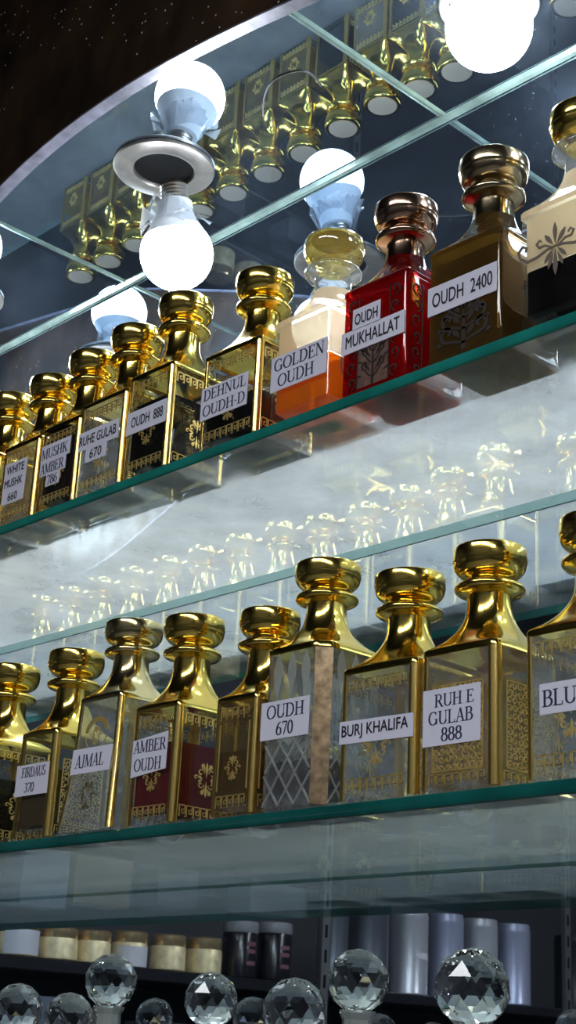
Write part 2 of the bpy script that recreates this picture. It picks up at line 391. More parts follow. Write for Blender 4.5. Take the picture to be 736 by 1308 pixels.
# ------------------------------------------------------------------ the perfume bottles
FLAT = [False]                  # flat chamfers (cut crystal) or rounded upright edges
def rect_ring(w, d, c, z, k=6, t=0., r=0.):
    """chamfered rectangle (t=0) morphing to a circle of radius r (t=1)"""
    a, b = w / 2, d / 2; P = []
    corners = [((a - c, -b), (a, -b + c)), ((a, b - c), (a - c, b)), ((-a + c, b), (-a, b - c)), ((-a, -b + c), (-a + c, -b))]
    for q in range(4):
        p0, p1 = corners[q]; nx = corners[(q + 1) % 4][0]
        if FLAT[0]:
            for i in range(5): P.append((p0[0] + (p1[0] - p0[0]) * i / 5, p0[1] + (p1[1] - p0[1]) * i / 5))
        else:
            m = ((a - c) * (1, 1, -1, -1)[q], (b - c) * (-1, 1, 1, -1)[q])
            for i in range(5):
                th = -PI / 2 + q * PI / 2 + PI / 2 * i / 5; P.append((m[0] + c * math.cos(th), m[1] + c * math.sin(th)))
        for i in range(k): P.append((p1[0] + (nx[0] - p1[0]) * i / k, p1[1] + (nx[1] - p1[1]) * i / k))
    if t > 0:
        P = [(x * (1 - t) + r * math.cos(math.atan2(y / b, x / a)) * t, y * (1 - t) + r * math.sin(math.atan2(y / b, x / a)) * t) for x, y in P]
    return [(x, y, z) for x, y in P]
def faceT(k, w, d, taper_=0., h=1.):
    def g(v): return 1.
    if k == 'front': return lambda u, v, n: (u, -d / 2 - n - taper_ * max(0., 1 - v / h) ** 1.7, v)
    if k == 'right': return lambda u, v, n: (w / 2 + n + taper_ * (1 - v / h), u, v)
    if k == 'back': return lambda u, v, n: (-u, d / 2 + n + taper_ * (1 - v / h), v)
    return lambda u, v, n: (-w / 2 - n - taper_ * (1 - v / h), -u, v)

def shoulder_rings(w, d, c, h, hs, rn, p=2.3):
    R = [rect_ring(w + .0012, d + .0012, c, h - .0035), rect_ring(w + .0014, d + .0014, c, h), rect_ring(w - .001, d - .001, c, h + .0018)]
    n = 14
    for i in range(1, n + 1):
        q = i / n; s_ = (1 - q) ** p; t = min(1., q * 1.5) ** .8
        ww = 2 * rn + (w - 2 * rn) * s_; dd = 2 * rn + (d - 2 * rn) * s_
        R.append(rect_ring(ww, dd, min(c + .004, ww * .3), h + .0018 + (hs - .0018) * q, t=t, r=rn + (min(w, d) / 2 - rn) * s_))
    return R

def bottle(x, y, z, w, d, h, label, group, style='greek', milky=False, ht=.178, liquid=None, level=.05, neck='gold', paper=None, lines=(), rz=0., stop_r=.0245, sticker=None, emblem=True, bevel=.0035, faces=('front', 'right', 'back', 'left')):
    FLAT[0] = style == 'cut'
    root = empty('perfume_bottle', (x, y, z + H), rz)
    tag(root, label, 'perfume bottle', group)
    flare = .0072 if style == 'taper' else 0.
    tint = M['glass_milky'] if milky else {'smoke': M['glass_smoke'], 'ruby': M['glass_red'], 'brown': M['glass_brown']}.get(style, M['glass'])
    c = {'cut': .0085}.get(style, bevel)
    hs = .040; rn = .0155
    # body: outer wall with a rounded foot, and the wall of the cavity inside
    mb = MB()
    f2 = 2 * flare
    mb.loft([rect_ring(w - .005 + f2, d - .005 + f2, c, .0), rect_ring(w - .001 + f2, d - .001 + f2, c, .0012), rect_ring(w + f2, d + f2, c, .004)] +
            [rect_ring(w + f2 * (1 - q) ** (1.7 if flare else 1), d + f2 * (1 - q) ** (1.7 if flare else 1), c, .004 + (h - .004) * q) for q in (.25, .5, .75, 1.)], cap1=False)
    body = mb.build('glass_body', tint, root)
    wi, di = w - .0046, d - .0046
    mb = MB(); mb.loft([rect_ring(wi - .006, di - .006, c, .0095), rect_ring(wi, di, c, .012), rect_ring(wi, di, c, level if style == 'cream' else h - .004)], cap1=False)
    mb.build('inner_wall', M['glass_inner'], body)
    if style == 'cream':
        mb = MB(); mb.loft([rect_ring(wi, di, c, level + .0004), rect_ring(wi, di, c, h - .004)], cap0=False, cap1=False)
        mb.build('cream_frosting', M['glass_cream'], root)
    # thick foot seen from below: a raised square rim round a sunken panel
    mb = MB()
    for q, (e, zz) in enumerate(((.006, .0012), (.016, .0021), (.030, .0034))):
        a, b = w - e + f2, d - e + f2
        mb.loft([rect_ring(a, b, c, zz), rect_ring(a - .004, b - .004, c, zz + .0006)], cap0=False, cap1=(q == 2))
    mb.build('thick_base', M['glass_foot'] if neck == 'clear' else M['glass_base'], root)
    if sticker:
        T = lambda u, v, n: (u, v, -.0001 + .0014 - n)
        mb = MB(); mb.flat([(-.016, -.009), (.016, -.009), (.016, .009), (-.016, .009)], lambda u, v, n: (u, v, .0012 - n), th=.0002)
        st = mb.build('base_sticker', M['paper_old'], root, 0)
        if isinstance(sticker, str):
            mb = MB(); sans_text(mb, sticker, lambda u, v, n: (u, -v, .0012 - n), 0, 0, .008, .022); mb.build('handwriting', M['ink'], st, 0)
    # liquid
    if liquid:
        mb = MB(); a, b = wi - .0006, di - .0006
        if flare: a += .004; b += .004
        mb.loft([rect_ring(a - .006, b - .006, c, .0098), rect_ring(a, b, c, .0123), rect_ring(a, b, c, level)])
        mb.build('liquid', M[liquid], root)
    # shoulder and neck, collar, stopper
    nm = {'gold': M['gold'], 'pale': M['gold_pale'], 'clear': M['glass_clearneck'], 'smoke': M['smoke_metal'], 'red': M['smoke_red'], 'cream': M['glass_clearneck']}[neck]
    sh = {'clear': M['glass_cream'], 'cream': M['glass_cream'], 'smoke': M['glass_smoke'], 'red': M['glass_red']}.get(neck, nm)
    sx = (ht - h) / .082                   # stretch everything above the shoulder
    R = shoulder_rings(w, d, c, h, hs * sx, rn)
    mb = MB(); mb.loft(R[:-4] if sh is not nm else R, cap0=False, cap1=False); mb.build('shoulder', sh, root, 50)
    zt = h + hs * sx
    mb = MB()
    if sh is not nm: mb.loft(R[-5:], cap0=False, cap1=False)
    mb.lathe([(rn, zt - .0005), (rn, zt + .003 * sx), (.0180, zt + .0036 * sx), (.0228, zt + .0052 * sx), (.0241, zt + .0066 * sx), (.0244, zt + .0082 * sx), (.0240, zt + .0098 * sx), (.0222, zt + .0113 * sx), (.0190, zt + .0124 * sx), (.0150, zt + .0132 * sx)], 48, cap0=False)
    mb.build('collar' if sh is nm else 'neck', nm, root, 50)
    z1 = zt + .0132 * sx; k = stop_r / .0245
    sm = M['glass_amber'] if neck == 'clear' else M['gold'] if neck == 'cream' else nm
    mb = MB()
    mb.lathe([(.0135, z1 - .003)] + [(.0140, z1 + .0018 * sx), (.0152 * k, z1 + .0030 * sx)] + [((.0160 + .0094 * math.sin(a * PI / 20) ** 1.15) * k, z1 + (.0136 - .0100 * math.cos(a * PI / 20)) * sx) for a in range(11)] + [(.0256 * k, z1 + .0138 * sx), (.0258 * k, z1 + .0146 * sx), (.0259 * k, z1 + .0180 * sx), (.0258 * k, z1 + .0226 * sx), (.0253 * k, z1 + .0243 * sx), (.0240 * k, z1 + .0252 * sx), (.0218 * k, z1 + .0255 * sx), (.0205 * k, z1 + .0250 * sx)], 48)
    st = mb.build('stopper', sm, root, 45)
    mb = MB(); mb.lathe([(.0200 * k, z1 + .0252 * sx), (.0197 * k, z1 + .0262 * sx), (.012 * k, z1 + .0268 * sx)], 40, cap0=False); mb.build('top_disc', M['stop_disc'], st)
    # trims and prints on the faces
    if style in ('greek', 'filigree', 'taper', 'brown'):
        hw, hd = w / 2, d / 2
        for (sx_, sy_) in ((1, -1), (-1, -1), (1, 1), (-1, 1)):
            mb = MB()
            for (za, zb) in ((.002, h - .003),):
                fa = flare; px, py = sx_ * (hw - c / 2), sy_ * (hd - c / 2)
                g = .0007
                A = [(hw - c - .0012, hd + .0003)] + [(hw - c + (c + .0008) * math.sin(t_ * PI / 12), hd - c + (c + .0008) * math.cos(t_ * PI / 12)) for t_ in range(7)] + [(hw + .0003, hd - c - .0012), (hw - .0008, hd - c - .001), (hw - c - .001, hd - .0008)]
                r0 = [(sx_ * (p + fa), sy_ * (q + fa), za) for p, q in A]; r1 = [(sx_ * (p + fa * .2), sy_ * (q + fa * .2), h * .5) for p, q in A]; r2 = [(sx_ * p, sy_ * q, zb) for p, q in A]
                if sx_ * sy_ < 0: r0.reverse(); r1.reverse(); r2.reverse()
                mb.loft([r0, r1, r2])
            mb.build('edge_trim', M['gold_trim'], root, 50)
        mt = M['gold_line']
        for fc in faces:
            ww = w if fc in ('front', 'back') else d
            T = faceT(fc, w, d, flare, h)
            u = ww / 2 - c - .003
            if style in ('greek', 'brown'):
                mb = MB(); greek_key(mb, T, -u, u, h - .0165, .0085); mb.build('greek_key_border', mt, root, 0)
                mb = MB(); greek_key(mb, T, -u, u, .0075, .0085); mb.build('greek_key_border', mt, root, 0)
                mb = MB(); medallion(mb, T, 0, h * .40, ww * .21); mb.build('scroll_medallion', mt, root, 0)
                if style == 'brown':
                    for m in (-1, 1): mb = MB(); mb.strip([(m * u, .02), (m * u, h - .02)], .001, T); mb.build('frame_line', mt, root, 0)
            elif style == 'filigree':
                mb = MB(); filigree_panel(mb, T, -u + .003, u - .003, .014, h * .74, .0052); mb.build('filigree_panel', mt, root, 0)
                mb = MB(); greek_key(mb, T, -u, u, .006, .006); mb.build('greek_key_border', mt, root, 0)
            elif style == 'taper' and fc == 'front':
                mb = MB(); vc = h * .73
                mb.strip(arc(0, vc - .002, .0145, .0135, 10, 170, 20), .0042, T); mb.strip(arc(0, vc - .002, .0145, .0135, 186, 354, 14), .0007, T)
                medallion(mb, T, 0, vc - .003, .0085)
                mb.build('gold_emblem', mt, root, 0)
                mb = MB(); medallion(mb, T, 0, h * .26, .013); mb.build('scroll_medallion', M['gold_pale'], root, 0)
    elif style == 'cut':
        for (sx_, sy_) in ((1, -1), (-1, -1), (1, 1), (-1, 1)):
            mb = MB(); hw, hd = w / 2, d / 2
            A = [(hw - c - .0003, hd + .0005), (hw + .0005, hd - c - .0003), (hw - .001, hd - c - .001), (hw - c - .001, hd - .001)]
            r0 = [(sx_ * p, sy_ * q, .003) for p, q in A]; r1 = [(sx_ * p, sy_ * q, h - .003) for p, q in A]
            if sx_ * sy_ < 0: r0.reverse(); r1.reverse()
            mb.loft([r0, r1]); mb.build('edge_trim', M['bronze'], root, 30)
        for fc in faces:
            ww = (w if fc in ('front', 'back') else d) - 2 * c; T = faceT(fc, w, d); u = ww / 2
            mb = MB(); top = h * .44; p = ww / 3
            for i in range(-4, 8):          # crossing cuts of the diamond field
                for sg in (1, -1):
                    xa = -u + i * p; P = []
                    for q in range(25):
                        t = q / 24; xx = xa + t * (top - .004) * .72 * 1. if sg > 0 else -(xa + t * (top - .004) * .72)
                        vv = .004 + t * (top - .004)
                        if -u <= xx <= u: P.append((xx, vv))
                    if len(P) > 1: mb.strip(P, .0013, T, th=.0009)
            for m in (-1, 1):               # splayed petals over the diamonds
                for a in (.18, .5, .85):
                    drop(mb, T, 0, top - .006, PI / 2 - m * a, h * .22, .0042)
            drop(mb, T, 0, top - .006, PI / 2, h * .25, .0045)
            for m in (-1, 0, 1):            # tall olive flutes under the shoulder
                drop(mb, T, m * u * .6, h * .66, PI / 2, h * .31, .0085)
            mb.build('cut_pattern', M['cut'], root, 0)
    elif style == 'smoke':
        for fc in faces:
            ww = w if fc in ('front', 'back') else d; T = faceT(fc, w, d)
            if fc in ('front', 'back'):
                mb = MB(); scroll_tree(mb, T, 0, .004, h * .43, ww * .62); mb.build('damask_print', M['ink_brown'], root, 0)
            else:
                mb = MB(); medallion(mb, T, 0, h * .55, ww * .16); mb.build('damask_print', M['ink_brown'], root, 0)
    elif style == 'ruby':
        for fc in faces:
            ww = w if fc in ('front', 'back') else d; T = faceT(fc, w, d)
            mb = MB()
            if fc in ('front', 'back'): scroll_tree(mb, T, 0, .004, h * .46, ww * .34)
            for m in (-1, 1):
                for i in range(6):
                    P = spiral(m * ww * .33, .010 + i * .0135, .0055, -PI / 2, 1., m if i % 2 else -m)
                    mb.strip(P, taper(len(P), .0014), T)
                mb.strip([(m * ww * .24, .004), (m * ww * .24, h - .008)], .0008, T)
            mb.build('scroll_print', M['ink_brown'], root, 0)
            if fc == 'front':
                mb = MB(); q_ = ww * .235; mb.flat([(-q_, .004), (q_, .004), (q_, .044), (-q_, .044)], T, th=.00005, n0=.00003); mb.build('etched_panel', M['etched'], root, 0)
    elif style == 'cream':
        T = faceT('front', w, d)
        if emblem == 'swag':
            mb = MB(); swag(mb, T, -.004, h * .61, w * .50); mb.build('flourish_print', M['ink_taupe'], root, 0)
        T = faceT('right', w, d)
        mb = MB(); P = arc(-d * .20, h * .50, .006, .010, 0, 180) + [(-d * .20 - .006, h * .4), (-d * .2 + .003, h * .30), (-d * .2 + .010, h * .33)]
        mb.strip(P, .0016, T); mb.build('scroll_print', M['ink_taupe'], root, 0)
    # paper label and its lettering
    if paper:
        T = faceT('front', w, d, flare, h)
        mb = MB()
        for poly in paper: mb.flat(poly, T, th=.00022, n0=.0009)
        lb = mb.build('paper_label', M['paper'], root, 0)
        mb = MB()
        for (txt, font, u, v, cap, wd) in lines:
            sl = 0.
            (serif_text if font == 'serif' else sans_text)(mb, txt, lambda a, b, n: T(a, b, n + .0008), u, v, cap, wd)
        mb.build('lettering', M['ink_blue'] if lines[0][1] == 'serif' else M['ink'], lb, 0)
    return root

def quad(u0, u1, va, vb, dl=0.): # label from va to vb, right end raised by dl
    return [(u0, va), (u1, va + dl), (u1, vb + dl), (u0, vb)]

ZU, ZL = .4757, .1652            # tops of the two glass shelves (from the camera)
YF = .734                        # front faces of both rows
UP, LO = 'perfume bottles on the upper glass shelf', 'perfume bottles on the lower glass shelf'
def row(z, x, w, d, h, label, group, **k):
    return bottle(x, YF + d / 2, z, w, d, h, label, group, **k)

# --- upper shelf
row(ZU, -.531, .068, .066, .093, 'cream and clear bottle with black oil and taupe flourish, rightmost on upper shelf', UP, style='cream', neck='cream', liquid='black_liq', level=.046, emblem='swag', ht=.183)
row(ZU, -.616, .068, .068, .092, 'smoky bronze bottle labelled OUDH 2400 on the upper shelf', UP, style='smoke', neck='smoke', liquid='umber_liq', level=.082, ht=.180, sticker=True, stop_r=.0255,
    paper=[quad(-.0335, .031, .040, .0635)], lines=[('OUDH  2400', 'sans', -.001, .0518, .0115, .056)])
row(ZU, -.705, .067, .067, .091, 'ruby red bottle with bronze neck labelled OUDH MUKHALLAT', UP, style='ruby', neck='red', liquid='ruby_liq', level=.080, ht=.176, sticker='1600',
    paper=[quad(-.0335, .0325, .0365, .0555), quad(-.022, .007, .055, .073)], lines=[('OUDH', 'sans', -.0075, .0635, .0095, .024), ('MUKHALLAT', 'sans', -.0005, .0462, .0105, .056)])
row(ZU, -.786, .066, .067, .091, 'clear bottle half full of orange perfume labelled GOLDEN OUDH', UP, style='cream', neck='clear', liquid='orange_liq', level=.049, ht=.176, sticker=True,
    paper=[quad(-.0325, .0315, .029, .060)], lines=[('GOLDEN', 'serif', 0, .0520, .0110, .058), ('OUDH', 'serif', -.003, .0375, .0110, .042)])
row(ZU, -.871, .071, .066, .088, 'gold necked bottle of black oil labelled DEHNUL OUDH-D', UP, liquid='black_liq', level=.042, ht=.172,
    paper=[quad(-.035, .024, .0285, .0585)], lines=[('DEHNUL', 'serif', -.005, .0512, .0100, .054), ('OUDH-D', 'serif', -.005, .0365, .0100, .054)])
row(ZU, -.981, .060, .066, .101, 'tall gold necked bottle of black oil labelled OUDH 888', UP, liquid='black_liq', level=.072, ht=.188,
    paper=[quad(-.0295, .0270, .0435, .0655)], lines=[('OUDH  888', 'sans', 0, .0545, .0100, .045)])
row(ZU, -1.051, .069, .064, .094, 'clear gold necked bottle labelled RUHE GULAB 670', UP, milky=True, liquid=None, ht=.178,
    paper=[quad(-.0335, .028, .047, .066), quad(-.020, .012, .033, .0472)], lines=[('RUHE GULAB', 'sans', -.003, .0565, .0098, .056), ('670', 'sans', -.004, .0405, .0095, .018)])
row(ZU, -1.117, .060, .062, .087, 'dark gold necked bottle with stepped label MUSHK AMBER 786', UP, liquid='brown_liq', level=.080, ht=.172,
    paper=[quad(-.0285, .019, .0510, .0690), quad(-.0280, .014, .0370, .0512), quad(-.016, .006, .0245, .0372)], lines=[('MUSHK', 'serif', -.006, .0595, .0105, .042), ('AMBER', 'serif', -.008, .0440, .0105, .038), ('786', 'serif', -.0055, .0308, .0095, .017)])
row(ZU, -1.184, .061, .062, .084, 'pale gold necked bottle labelled WHITE MUSHK 660 at left frame edge', UP, milky=True, liquid='yellow_liq', level=.062, ht=.166,
    paper=[quad(-.024, .014, .022, .0660)], lines=[('WHITE', 'sans', -.005, .0580, .0085, .030), ('MUSHK', 'sans', -.006, .0440, .0085, .031), ('660', 'sans', -.005, .0290, .0085, .016)])
row(ZU, -1.259, .061, .062, .086, 'gold necked bottle cut off by the left frame edge, upper shelf', UP, liquid='black_liq', level=.05, ht=.168, faces=('front', 'right'))
proto = None
for i in range(8):
    x = -1.335 - .077 * i
    lab = 'gold necked bottle further along upper shelf, seen only in the mirrors'
    if proto is None:
        proto = row(ZU, x, .062, .062, .088, lab, 'bottles further along the upper shelf', liquid='yellow_liq', level=.05, ht=.176, faces=('front', 'back'))
    else:
        c = copy_tree(proto); c.location = (x, YF + .031, ZU + H)

# --- lower shelf
row(ZL, -.528, .068, .066, .096, 'clear gold key bordered bottle labelled BLU at right frame edge', LO, milky=True, ht=.178,
    paper=[quad(-.023, .033, .041, .0605)], lines=[('BLU', 'serif', -.008, .0510, .0105, .026)])
row(ZL, -.618, .064, .066, .096, 'gold filigree bottle labelled RUH E GULAB 888', LO, milky=True, style='filigree', liquid='yellow_liq', level=.075, ht=.176, bevel=.005,
    paper=[quad(-.029, .020, .031, .0690)], lines=[('RUH E', 'serif', -.002, .0610, .0085, .034), ('GULAB', 'serif', -.005, .0495, .0090, .038), ('888', 'serif', -.004, .0380, .0090, .018)])
row(ZL, -.690, .070, .062, .094, 'clear gold key bordered bottle labelled BURJ KHALIFA', LO, milky=True, ht=.170, bevel=.0045,
    paper=[quad(-.0345, .0345, .0415, .0575, -.0015)], lines=[('BURJ KHALIFA', 'sans', -.001, .0490, .0105, .062)])
row(ZL, -.777, .066, .066, .121, 'tall cut crystal bottle with bronze edges labelled OUDH 670', LO, milky=True, style='cut', neck='gold', liquid='black_liq', level=.036, ht=.196,
    paper=[quad(-.030, .021, .053, .0815)], lines=[('OUDH', 'serif', -.004, .0735, .0100, .040), ('670', 'serif', -.004, .0605, .0100, .018)])
row(ZL, -.837, .046, .060, .091, 'unlabelled brown tinted bottle half hidden behind the tall cut crystal one', LO, style='brown', liquid='umber_liq', level=.05, ht=.168, stop_r=.023)
row(ZL, -.934, .057, .066, .097, 'gold necked bottle of red perfume labelled AMBER OUDH', LO, liquid='red_liq', level=.066, ht=.180, bevel=.0045,
    paper=[quad(-.026, .018, .040, .0700, .004)], lines=[('AMBER', 'serif', -.004, .0645, .0100, .041), ('OUDH', 'serif', -.005, .0495, .0100, .035)])
row(ZL, -1.012, .058, .058, .115, 'flared clear bottle with pale gold neck labelled AJMAL', LO, milky=True, style='taper', neck='pale', ht=.188,
    paper=[quad(-.0285, .026, .0495, .0710)], lines=[('AJMAL', 'serif', -.003, .0600, .0110, .040)])
row(ZL, -1.099, .054, .064, .094, 'dark gold filigree bottle labelled FIRDAUS 370', LO, faces=('right', 'left'), style='filigree', liquid='umber_liq', level=.060, ht=.176, bevel=.0045,
    paper=[quad(-.027, .022, .0385, .0660)], lines=[('.FIRDAUS', 'serif', -.0015, .0590, .0090, .038), ('370', 'serif', -.005, .0455, .0085, .015)])
row(ZL, -1.203, .062, .066, .096, 'gold necked bottle of black oil cut off by left frame edge, lower shelf', LO, liquid='black_liq', level=.062, ht=.178)

# ------------------------------------------------------------------ glass shelves
def shelf(z, x0, x1, label, mat, edge, back, yb=.9999, bh=.0095):
    r = empty('glass_shelf', ((x0 + x1) / 2, 1.0, z - .0097 + H)); tag(r, label, 'shelf')
    w = x1 - x0; y0 = .7325 - 1.; y1 = yb - 1.
    mb = MB(); mb.box((0, (y0 + y1) / 2, .00485), (w, y1 - y0, .0095)); p_ = mb.build('glass_pane', mat, r, 0); p_.data.materials.append(M['under'])
    for f in p_.data.polygons: f.material_index = 0 if f.normal.z > .5 else 1
    mb = MB(); e = .0014
    mb.loft([[(X, y0 + .0004, .0002), (X, y0 - e * .5, .0006), (X, y0 - e, .0018), (X, y0 - e, .0080), (X, y0 - e * .5, .0093), (X, y0 + .0004, .0096)] for X in (w / 2, -w / 2)])
    mb.build('front_edge', edge, r, 40)
    mb = MB(); mb.box((0, y1 - .0006, .0001 + bh / 2), (w, .0008, bh)); mb.build('back_edge', back, r, 0)
    return r
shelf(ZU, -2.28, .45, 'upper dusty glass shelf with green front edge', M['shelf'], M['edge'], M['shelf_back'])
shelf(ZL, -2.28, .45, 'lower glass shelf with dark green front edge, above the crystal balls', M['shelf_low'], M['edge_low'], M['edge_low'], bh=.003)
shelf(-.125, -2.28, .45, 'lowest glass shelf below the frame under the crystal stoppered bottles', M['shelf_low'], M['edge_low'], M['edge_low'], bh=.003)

# ------------------------------------------------------------------ room shell
def S(name, mb, mat, smooth=0): return tag(mb.build(name, mat, None, smooth), kind='structure')
wall_dark = principled('dark_wall_paint', (.055, .058, .065), .6, var=.2, vscale=4.)
wall_grey = principled('charcoal_wall_paint', (.045, .048, .055), .6, var=.1, vscale=3.)
ceil_dark = principled('dark_shop_ceiling', (.022, .030, .048), .5, var=.3, vscale=3.)
floor_m = principled('grey_floor_tile', (.20, .19, .18), .25, var=.2, vscale=6.)
XL, XR, YB, YFW, ZCc = -2.62, 1.6, 1.0, -1.9, 2.75
mb = MB(); mb.box(((XL + XR) / 2, (YB + YFW) / 2, -.05), (XR - XL + .2, YB - YFW + .2, .1)); S('floor', mb, floor_m)
mb = MB(); mb.box(((XL + XR) / 2, (YB + YFW) / 2, ZCc + .05), (XR - XL + .2, YB - YFW + .2, .1)); S('ceiling', mb, ceil_dark)
mb = MB(); mb.box(((XL + XR) / 2, YB + .05, ZCc / 2), (XR - XL + .2, .1, ZCc)); S('wall_back', mb, M['mirror'])
mb = MB(); mb.box(((XL + XR) / 2, YFW - .05, ZCc / 2), (XR - XL + .2, .1, ZCc)); S('wall_front', mb, wall_dark)
mb = MB(); mb.box((XL - .05, (YB + YFW) / 2, ZCc / 2), (.1, YB - YFW, ZCc)); S('wall_left', mb, wall_grey)
mb = MB(); mb.box((XR + .05, (YB + YFW) / 2, ZCc / 2), (.1, YB - YFW, ZCc)); S('wall_right', mb, wall_dark)
# mirrored soffit over the display, tiles .5386 m wide with bevelled seams; no cut-outs, black discs in the lamp rings paint the shaded recesses
ZC = .931
seams = [-1.942, -1.4033, -.8647, -.326, .2126]
mb = MB()
edges = [-2.3] + seams + [.45]
for a, b in zip(edges[:-1], edges[1:]):
    mb.box(((a + b) / 2, (.735 + 1.0) / 2, ZC + .003 + H), (b - a - .0025, .265 - .001, .006))
soff = mb.build('mirrored_soffit', M['mirror_top'], None, 0); tag(soff, 'mirror tiled soffit above the upper row of bottles', 'mirror ceiling')
for i, s_ in enumerate(seams):
    mb = MB(); mb.loft([[(s_ - .005, yy, ZC + H - .0002), (s_ - .0015, yy, ZC + H - .0016), (s_ + .0015, yy, ZC + H - .0016), (s_ + .005, yy, ZC + H - .0002), (s_, yy, ZC + H + .004)] for yy in (.737, .999)])
    S('trim_%d' % (i + 1), mb, M['seam'])
mb = MB(); mb.loft([[(xx, .999, ZC + H - .006), (xx, .9955, ZC + H - .0045), (xx, .9925, ZC + H - .0005), (xx, .999, ZC + H)] for xx in (.45, -2.3)]); S('trim_6', mb, M['seam'])

# arched dark fascia board in front of the soffit
def fascia_mat():
    m, nt, out = new_mat('dark_embossed_board'); L = nt.links.new
    p = N(nt, 'ShaderNodeBsdfPrincipled'); p.inputs['Roughness'].default_value = .38; p.inputs['Specular IOR Level'].default_value = .25
    tc = N(nt, 'ShaderNodeTexCoord')
    no = N(nt, 'ShaderNodeTexNoise', Scale=9., Detail=5.); L(tc.outputs['Object'], no.inputs['Vector'])
    cr = N(nt, 'ShaderNodeValToRGB'); cr.color_ramp.elements[0].color = (.010, .007, .005, 1); cr.color_ramp.elements[1].color = (.060, .032, .016, 1)
    cr.color_ramp.elements[0].position = .35; cr.color_ramp.elements[1].position = .75
    L(no.outputs[0], cr.inputs[0])
    vo = N(nt, 'ShaderNodeTexVoronoi', Scale=95.); L(tc.outputs['Object'], vo.inputs['Vector'])
    lt = N(nt, 'ShaderNodeMath', operation='LESS_THAN'); lt.inputs[1].default_value = .11; L(vo.outputs['Distance'], lt.inputs[0])
    mx = N(nt, 'ShaderNodeMix', data_type='RGBA'); mx.inputs[7].default_value = (.55, .52, .46, 1)
    n2 = N(nt, 'ShaderNodeTexNoise', Scale=7., Detail=1.); L(tc.outputs['Object'], n2.inputs['Vector'])
    g2 = N(nt, 'ShaderNodeMath', operation='GREATER_THAN'); g2.inputs[1].default_value = .47; L(n2.outputs[0], g2.inputs[0])
    ml = N(nt, 'ShaderNodeMath', operation='MULTIPLY'); L(lt.outputs[0], ml.inputs[0]); L(g2.outputs[0], ml.inputs[1])
    L(ml.outputs[0], mx.inputs[0]); L(cr.outputs[0], mx.inputs[6]); L(mx.outputs[2], p.inputs['Base Color'])
    mp = N(nt, 'ShaderNodeMapping'); mp.inputs['Scale'].default_value = (30, 30, 16); mp.inputs['Rotation'].default_value = (0, .5, 0); L(tc.outputs['Object'], mp.inputs[0])
    v2 = N(nt, 'ShaderNodeTexVoronoi', Scale=1.); v2.feature = 'SMOOTH_F1'; L(mp.outputs[0], v2.inputs['Vector'])
    bp = N(nt, 'ShaderNodeBump', Strength=.9, Distance=.006); L(v2.outputs['Distance'], bp.inputs['Height']); L(bp.outputs[0], p.inputs['Normal'])
    L(p.outputs[0], out.inputs[0]); return m
fas = empty('arched_fascia', (-1.05, .73, .9 + H)); tag(fas, 'dark brown embossed fascia board with arched lower edge, top left', 'fascia')
ARCH = [(-2.28, .62), (-1.75, .70), (-1.45, .815), (-1.286, .8859), (-1.19, .9060), (-1.10, .9115), (-1.012, .9100), (-.894, .8965), (-.809, .8817), (-.60, .845), (-.30, .80), (.45, .75)]
def arch_z(x): # smooth shallow arch, highest near x = -1.08
    def lin(x):
        for (a, b), (c, d_) in zip(ARCH[:-1], ARCH[1:]):
            if x <= c: return b + (d_ - b) * (x - a) / (c - a)
        return ARCH[-1][1]
    return sum(lin(x + k * .016) for k in range(-3, 4)) / 7
xs = [-2.28 + i * .035 for i in range(79)]
mb = MB(); zt = ZCc - H
n = len(xs); F0, F1 = .721, .73
P = []
for x in xs:
    z = max(.60, arch_z(x)); P += [(x + 1.05, F0 - .73, z - .9), (x + 1.05, F0 - .73, zt - .9), (x + 1.05, F1 - .73, z - .9), (x + 1.05, F1 - .73, zt - .9)]
fs = []
for i in range(n - 1):
    a, b = 4 * i, 4 * i + 4
    fs += [(a, b, b + 1, a + 1), (a + 2, a + 3, b + 3, b + 2), (a, a + 2, b + 2, b), (a + 1, b + 1, b + 3, a + 3)]
fs += [(0, 1, 3, 2), (4 * n - 4, 4 * n - 2, 4 * n - 1, 4 * n - 3)]
mb.add(P, fs); mb.build('board', fascia_mat(), fas, 30)
mb = MB()
mb.loft([[(x + 1.05, F0 - .73 - .001, max(.60, arch_z(x)) - .9 - .001), (x + 1.05, F1 - .73 + .004, max(.60, arch_z(x)) - .9 - .001), (x + 1.05, F1 - .73 + .004, max(.60, arch_z(x)) - .9 + .002), (x + 1.05, F0 - .73 - .001, max(.60, arch_z(x)) - .9 + .0012)] for x in xs])
mb.build('arch_edging', principled('edging', (.20, .20, .27), .3, .3, var=.4, vscale=50.), fas, 30)

# ------------------------------------------------------------------ lamps over the display
def downlight(x, y, label, rot=(0, 0, 0), slim=False):
    r = empty('downlight_ring', (x, y, ZC + H)); r.rotation_euler = rot; tag(r, label, 'downlight', 'recessed downlights')
    mb = MB(); mb.lathe([(.0565, -.0005), (.0570, -.003), (.0560, -.0045), (.052, -.0056), (.037, -.0066), (.0345, -.006), (.0335, -.003), (.0335, -.0005)], 56, cap0=False, cap1=False)
    if slim:
        mb = MB(); mb.lathe([(.0468, -.0004), (.0470, -.002), (.0462, -.0032), (.044, -.0038), (.0385, -.0036), (.0372, -.003), (.0368, -.0004)], 56, cap0=False, cap1=False)
    mb.build('ring_flange', M['ring_dull'] if slim else M['steel'], r, 30)
    if slim: return r
    mb = MB(); mb.lathe([(.0342, -.0045), (.034, -.0010), (.02, -.0009)], 40, cap0=False); mb.build('dark_recess', M['dark'], r, 30)  # shallow black disc paints the shade of the lamp can
    return r
